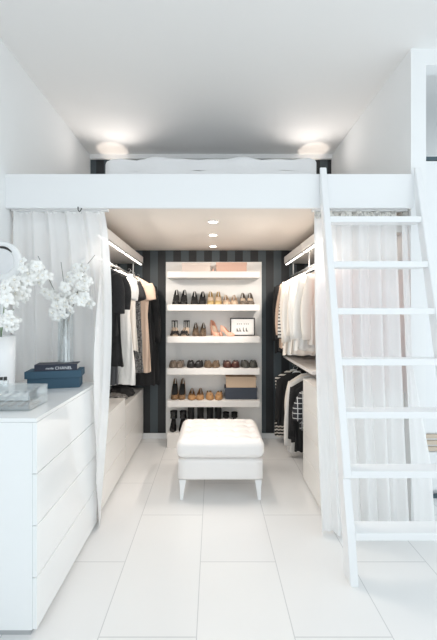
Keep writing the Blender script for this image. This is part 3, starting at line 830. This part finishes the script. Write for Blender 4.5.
spray('long arching white orchid spray reaching right from the white vase toward the glass vase', b1,
      [([b1, P(1, 320, 1.85), P(10, 298, 1.85), P(26, 285, 1.87), P(44, 276, 1.9)], 'gstem', .003)],
      [cl(36, 275, 11, 10, 1.90, 17), cl(22, 288, 10, 10, 1.87, 13), cl(28, 264, 6, 4, 1.9, 3)], 12)
b2 = (-1.19, 1.85, 1.30)
spray('white orchid spray drooping over the front of the white vase', b2,
      [([b2, P(2, 325, 1.82), P(5, 300, 1.78), P(9, 290, 1.76)], 'gstem', .003), ([b2, P(3, 322, 1.80), P(12, 312, 1.77), P(14, 309, 1.76)], 'gstem', .003)],
      [cl(8, 294, 11, 10, 1.76, 14), cl(7, 322, 10, 10, 1.75, 15)], 13)
q = thing('tall_vase', 'tall white ceramic vase behind the acrylic box holding the big orchids', 'vase', (-1.20, 1.86, ZT))
obj('vase_body', lathe(nb(), [(0, 0), (.070, 0), (.072, .02), (.075, .20), (.078, .345), (.073, .345), (.070, .2), (.065, .03), (0, .03)], 32), 'ceramic', q, True)

# acrylic drawers
q = thing('acrylic_organizer', 'clear acrylic drawer box on the front left chest of drawers', 'organizer', (-1.04, 1.68, ZT))
W_, D_, Hh = .155, .085, .098
bm = nb()
for a in ((-W_, W_, -D_, D_, 0, .004), (-W_, W_, -D_, D_, Hh-.004, Hh), (-W_, -W_+.004, -D_, D_, .004, Hh-.004), (W_-.004, W_, -D_, D_, .004, Hh-.004), (-W_+.004, W_-.004, D_-.004, D_, .004, Hh-.004), (-W_+.004, W_-.004, -D_, D_-.004, .046, .049)): bx(bm, *a)
obj('case', bm, 'acrylic', q)
for z0, z1 in ((.006, .044), (.051, .092)):
    bm = nb()
    for a in ((-W_+.006, W_-.006, -D_-.001, -D_+.003, z0, z1), (-W_+.006, W_-.006, -D_+.003, D_-.008, z0, z0+.003), (-W_+.006, -W_+.009, -D_+.003, D_-.008, z0, z1-.004), (W_-.009, W_-.006, -D_+.003, D_-.008, z0, z1-.004)): bx(bm, *a)
    d = obj('drawer', bm, 'acrylic', q)
    obj('knob', lathe(nb(), [(0, 0), (.005, 0), (.006, .01), (0, .012)], 10), 'acrylic', d, True, (0, -D_-.012, (z0+z1)/2))
rnd = random.Random(4)
for k in range(12):
    x = -1.04-W_+.025+k*.024; zz = ZT+(.0095 if k % 2 else .0545)
    bm = nb(); tube(bm, [(0, -.055, 0), (0, .045, 0)], .008, 10)
    o = obj('makeup_tube', bm, ('bronze' if k % 2 else 'silver'), None, True, (x, 1.68, zz+.0075))
    tag(o, ('dark bronze' if k % 2 else 'silver')+' makeup tube in the '+('lower' if k % 2 else 'upper')+' clear acrylic drawer', 'makeup', 'makeup tubes in the %s acrylic drawer' % ('lower' if k % 2 else 'upper'))
for k, (x, y, h) in enumerate(((-1.045, 1.66, .055), (-1.085, 1.69, .048))):
    q = thing('perfume_bottle', ('taller', 'shorter')[k]+' glass perfume bottle with a black cap on the acrylic box', 'bottle', (x, y, ZT+.0985), group='perfume bottles on the acrylic box')
    obj('bottle', rbox(.028, .02, h*.7, .005, 4), 'glass', q, True)
    obj('cap', lathe(nb(), [(0, h*.7), (.008, h*.7), (.008, h), (0, h)], 14), 'cap', q)

# round mirror
q = thing('vanity_mirror', 'round white framed mirror on a stand behind the orchids at the left wall', 'mirror', (-1.297, 2.03, ZT), rz=0)
obj('stand_base', lathe(nb(), [(0, 0), (.068, 0), (.066, .010), (.012, .018), (0, .018)], 28), 'ceramic', q, True)
obj('pole', tube(nb(), [(0, 0, .015), (0, 0, .67)], .007, 10), 'ceramic', q, True)
bm = nb(); R_ = .100
tube(bm, [(R_*math.cos(a), 0, (.79)+R_*math.sin(a)) for a in [2*PI*i/40 for i in range(40)]], .026, 12, closed=True)
for v in bm.verts: v.co.y *= .6
obj('mirror_frame', bm, 'ceramic', q, True)
bm = nb(); vs = [bm.verts.new((.084*math.cos(a), -.004, .79+.084*math.sin(a))) for a in [2*PI*i/40 for i in range(40)]]; vs2 = [bm.verts.new((v.co.x, .004, v.co.z)) for v in vs]
bm.faces.new(vs); bm.faces.new(vs2[::-1])
for i in range(40): bm.faces.new((vs[i], vs2[i], vs2[(i+1) % 40], vs[(i+1) % 40]))
obj('mirror_glass', bm, 'mirror', q)
bm = nb(); tube(bm, [(.088*math.cos(a), -.016, .79+.088*math.sin(a)) for a in [PI*.22+i*(PI*.40)/12 for i in range(13)]], [.002+.006*math.sin(PI*i/12) for i in range(13)], 8)
obj('rim_accent', bm, 'cap', q, True)

# wardrobe in the side room
q = thing('wardrobe', 'white wardrobe seen past the wall end at the right edge', 'wardrobe', (1.50, 2.60, 0))
obj('body', box(0, 1.45, .02, .62, .06, 2.66), 'ward', q)
obj('plinth', box(0, 1.45, .03, .60, 0, .06), 'ward', q)
obj('top_edge', box(0, 1.45, 0, .62, 2.661, 2.69), 'slot', q)
for k in range(2):
    x0 = .002+k*.724
    obj('door', box(x0, x0+.72, -.0005, .0195, .515, 2.655, bev=.002), 'ward', q)
    obj('drawer_front', box(x0, x0+.72, -.0005, .0195, .065, .36, bev=.002), 'ward', q)
    for z in (.40, .45, .50): obj('slat', box(x0, x0+.72, -.001, .0195, z-.03, z, bev=.002), 'oak', q)
obj('gap_shade_strip', box(0, 1.45, -.004, -.0006, .0, .035), 'slot', q)  # dark colour stands in for the shaded gap under the wardrobe

# ------------------------------------------------------------------ lights
def area(name, loc, rot, sx, sy, e, col):
    l = bpy.data.lights.new(name, 'AREA'); l.shape = 'RECTANGLE'; l.size = sx; l.size_y = sy; l.energy = e; l.color = col
    o = bpy.data.objects.new(name, l); C.objects.link(o); o.location = loc; o.rotation_euler = rot; return o
def spot(name, loc, rot, e, col, ang, blend, rad=.03):
    l = bpy.data.lights.new(name, 'SPOT'); l.energy = e; l.color = col; l.spot_size = ang; l.spot_blend = blend; l.shadow_soft_size = rad
    o = bpy.data.objects.new(name, l); C.objects.link(o); o.location = loc; o.rotation_euler = rot; return o
warm = (1, .91, .82)
for y, e in ((2.65, 15), (3.09, 9), (3.6, .8)):
    spot('downlight_beam', (0, y, 2.17), (0, 0, 0), e, warm, 2.1, .8, .05)
for s in (-1, 1):
    spot('unseen_uplight_beam', (s*1.135, YB-.125, 2.86), (PI, 0, 0), 5, (1, .86, .74), .78, .2, .02)
    spot('added_ceiling_fill', (s*1.0, YB-.15, 2.87), (PI+1.05, 0, 0), 12, (1, .93, .87), 2.0, 1, .06)  # unseen fill light added to brighten the ceiling over the loft
    for y0, y1, e in ((2.55, 3.06, 9), (3.10, 3.45, 1.3)):
        area('light_bar_glow', (s*.822+.012, (y0+y1)/2, 2.010), (0, s*.55, 0), .02, y1-y0-.04, e, warm)

w = bpy.data.worlds.new('daylight'); bpy.context.scene.world = w; w.use_nodes = True
nt = w.node_tree; bg = nt.nodes['Background']; bg.inputs[0].default_value = (.87, .955, 1.0, 1); bg.inputs[1].default_value = 1.17

# ------------------------------------------------------------------ camera
cam = bpy.data.cameras.new('camera'); co = bpy.data.objects.new('camera', cam); C.objects.link(co)
co.location = (0, 0, EYE); co.rotation_euler = (PI/2, 0, 0)
cam.sensor_fit = 'HORIZONTAL'; cam.sensor_width = 36; cam.lens = 36*F/437
cam.shift_x = (218.5-CX)/437; cam.shift_y = -(320-CY)/437
cam.clip_start = .02
sc = bpy.context.scene; sc.camera = co
sc.view_settings.view_transform = 'Standard'; sc.view_settings.look = 'None'
sc.view_settings.exposure = 0.24; sc.view_settings.gamma = 1; sc.view_settings.use_curve_mapping = False
sc.cycles.max_bounces = 10; sc.cycles.diffuse_bounces = 8; sc.cycles.transparent_max_bounces = 16
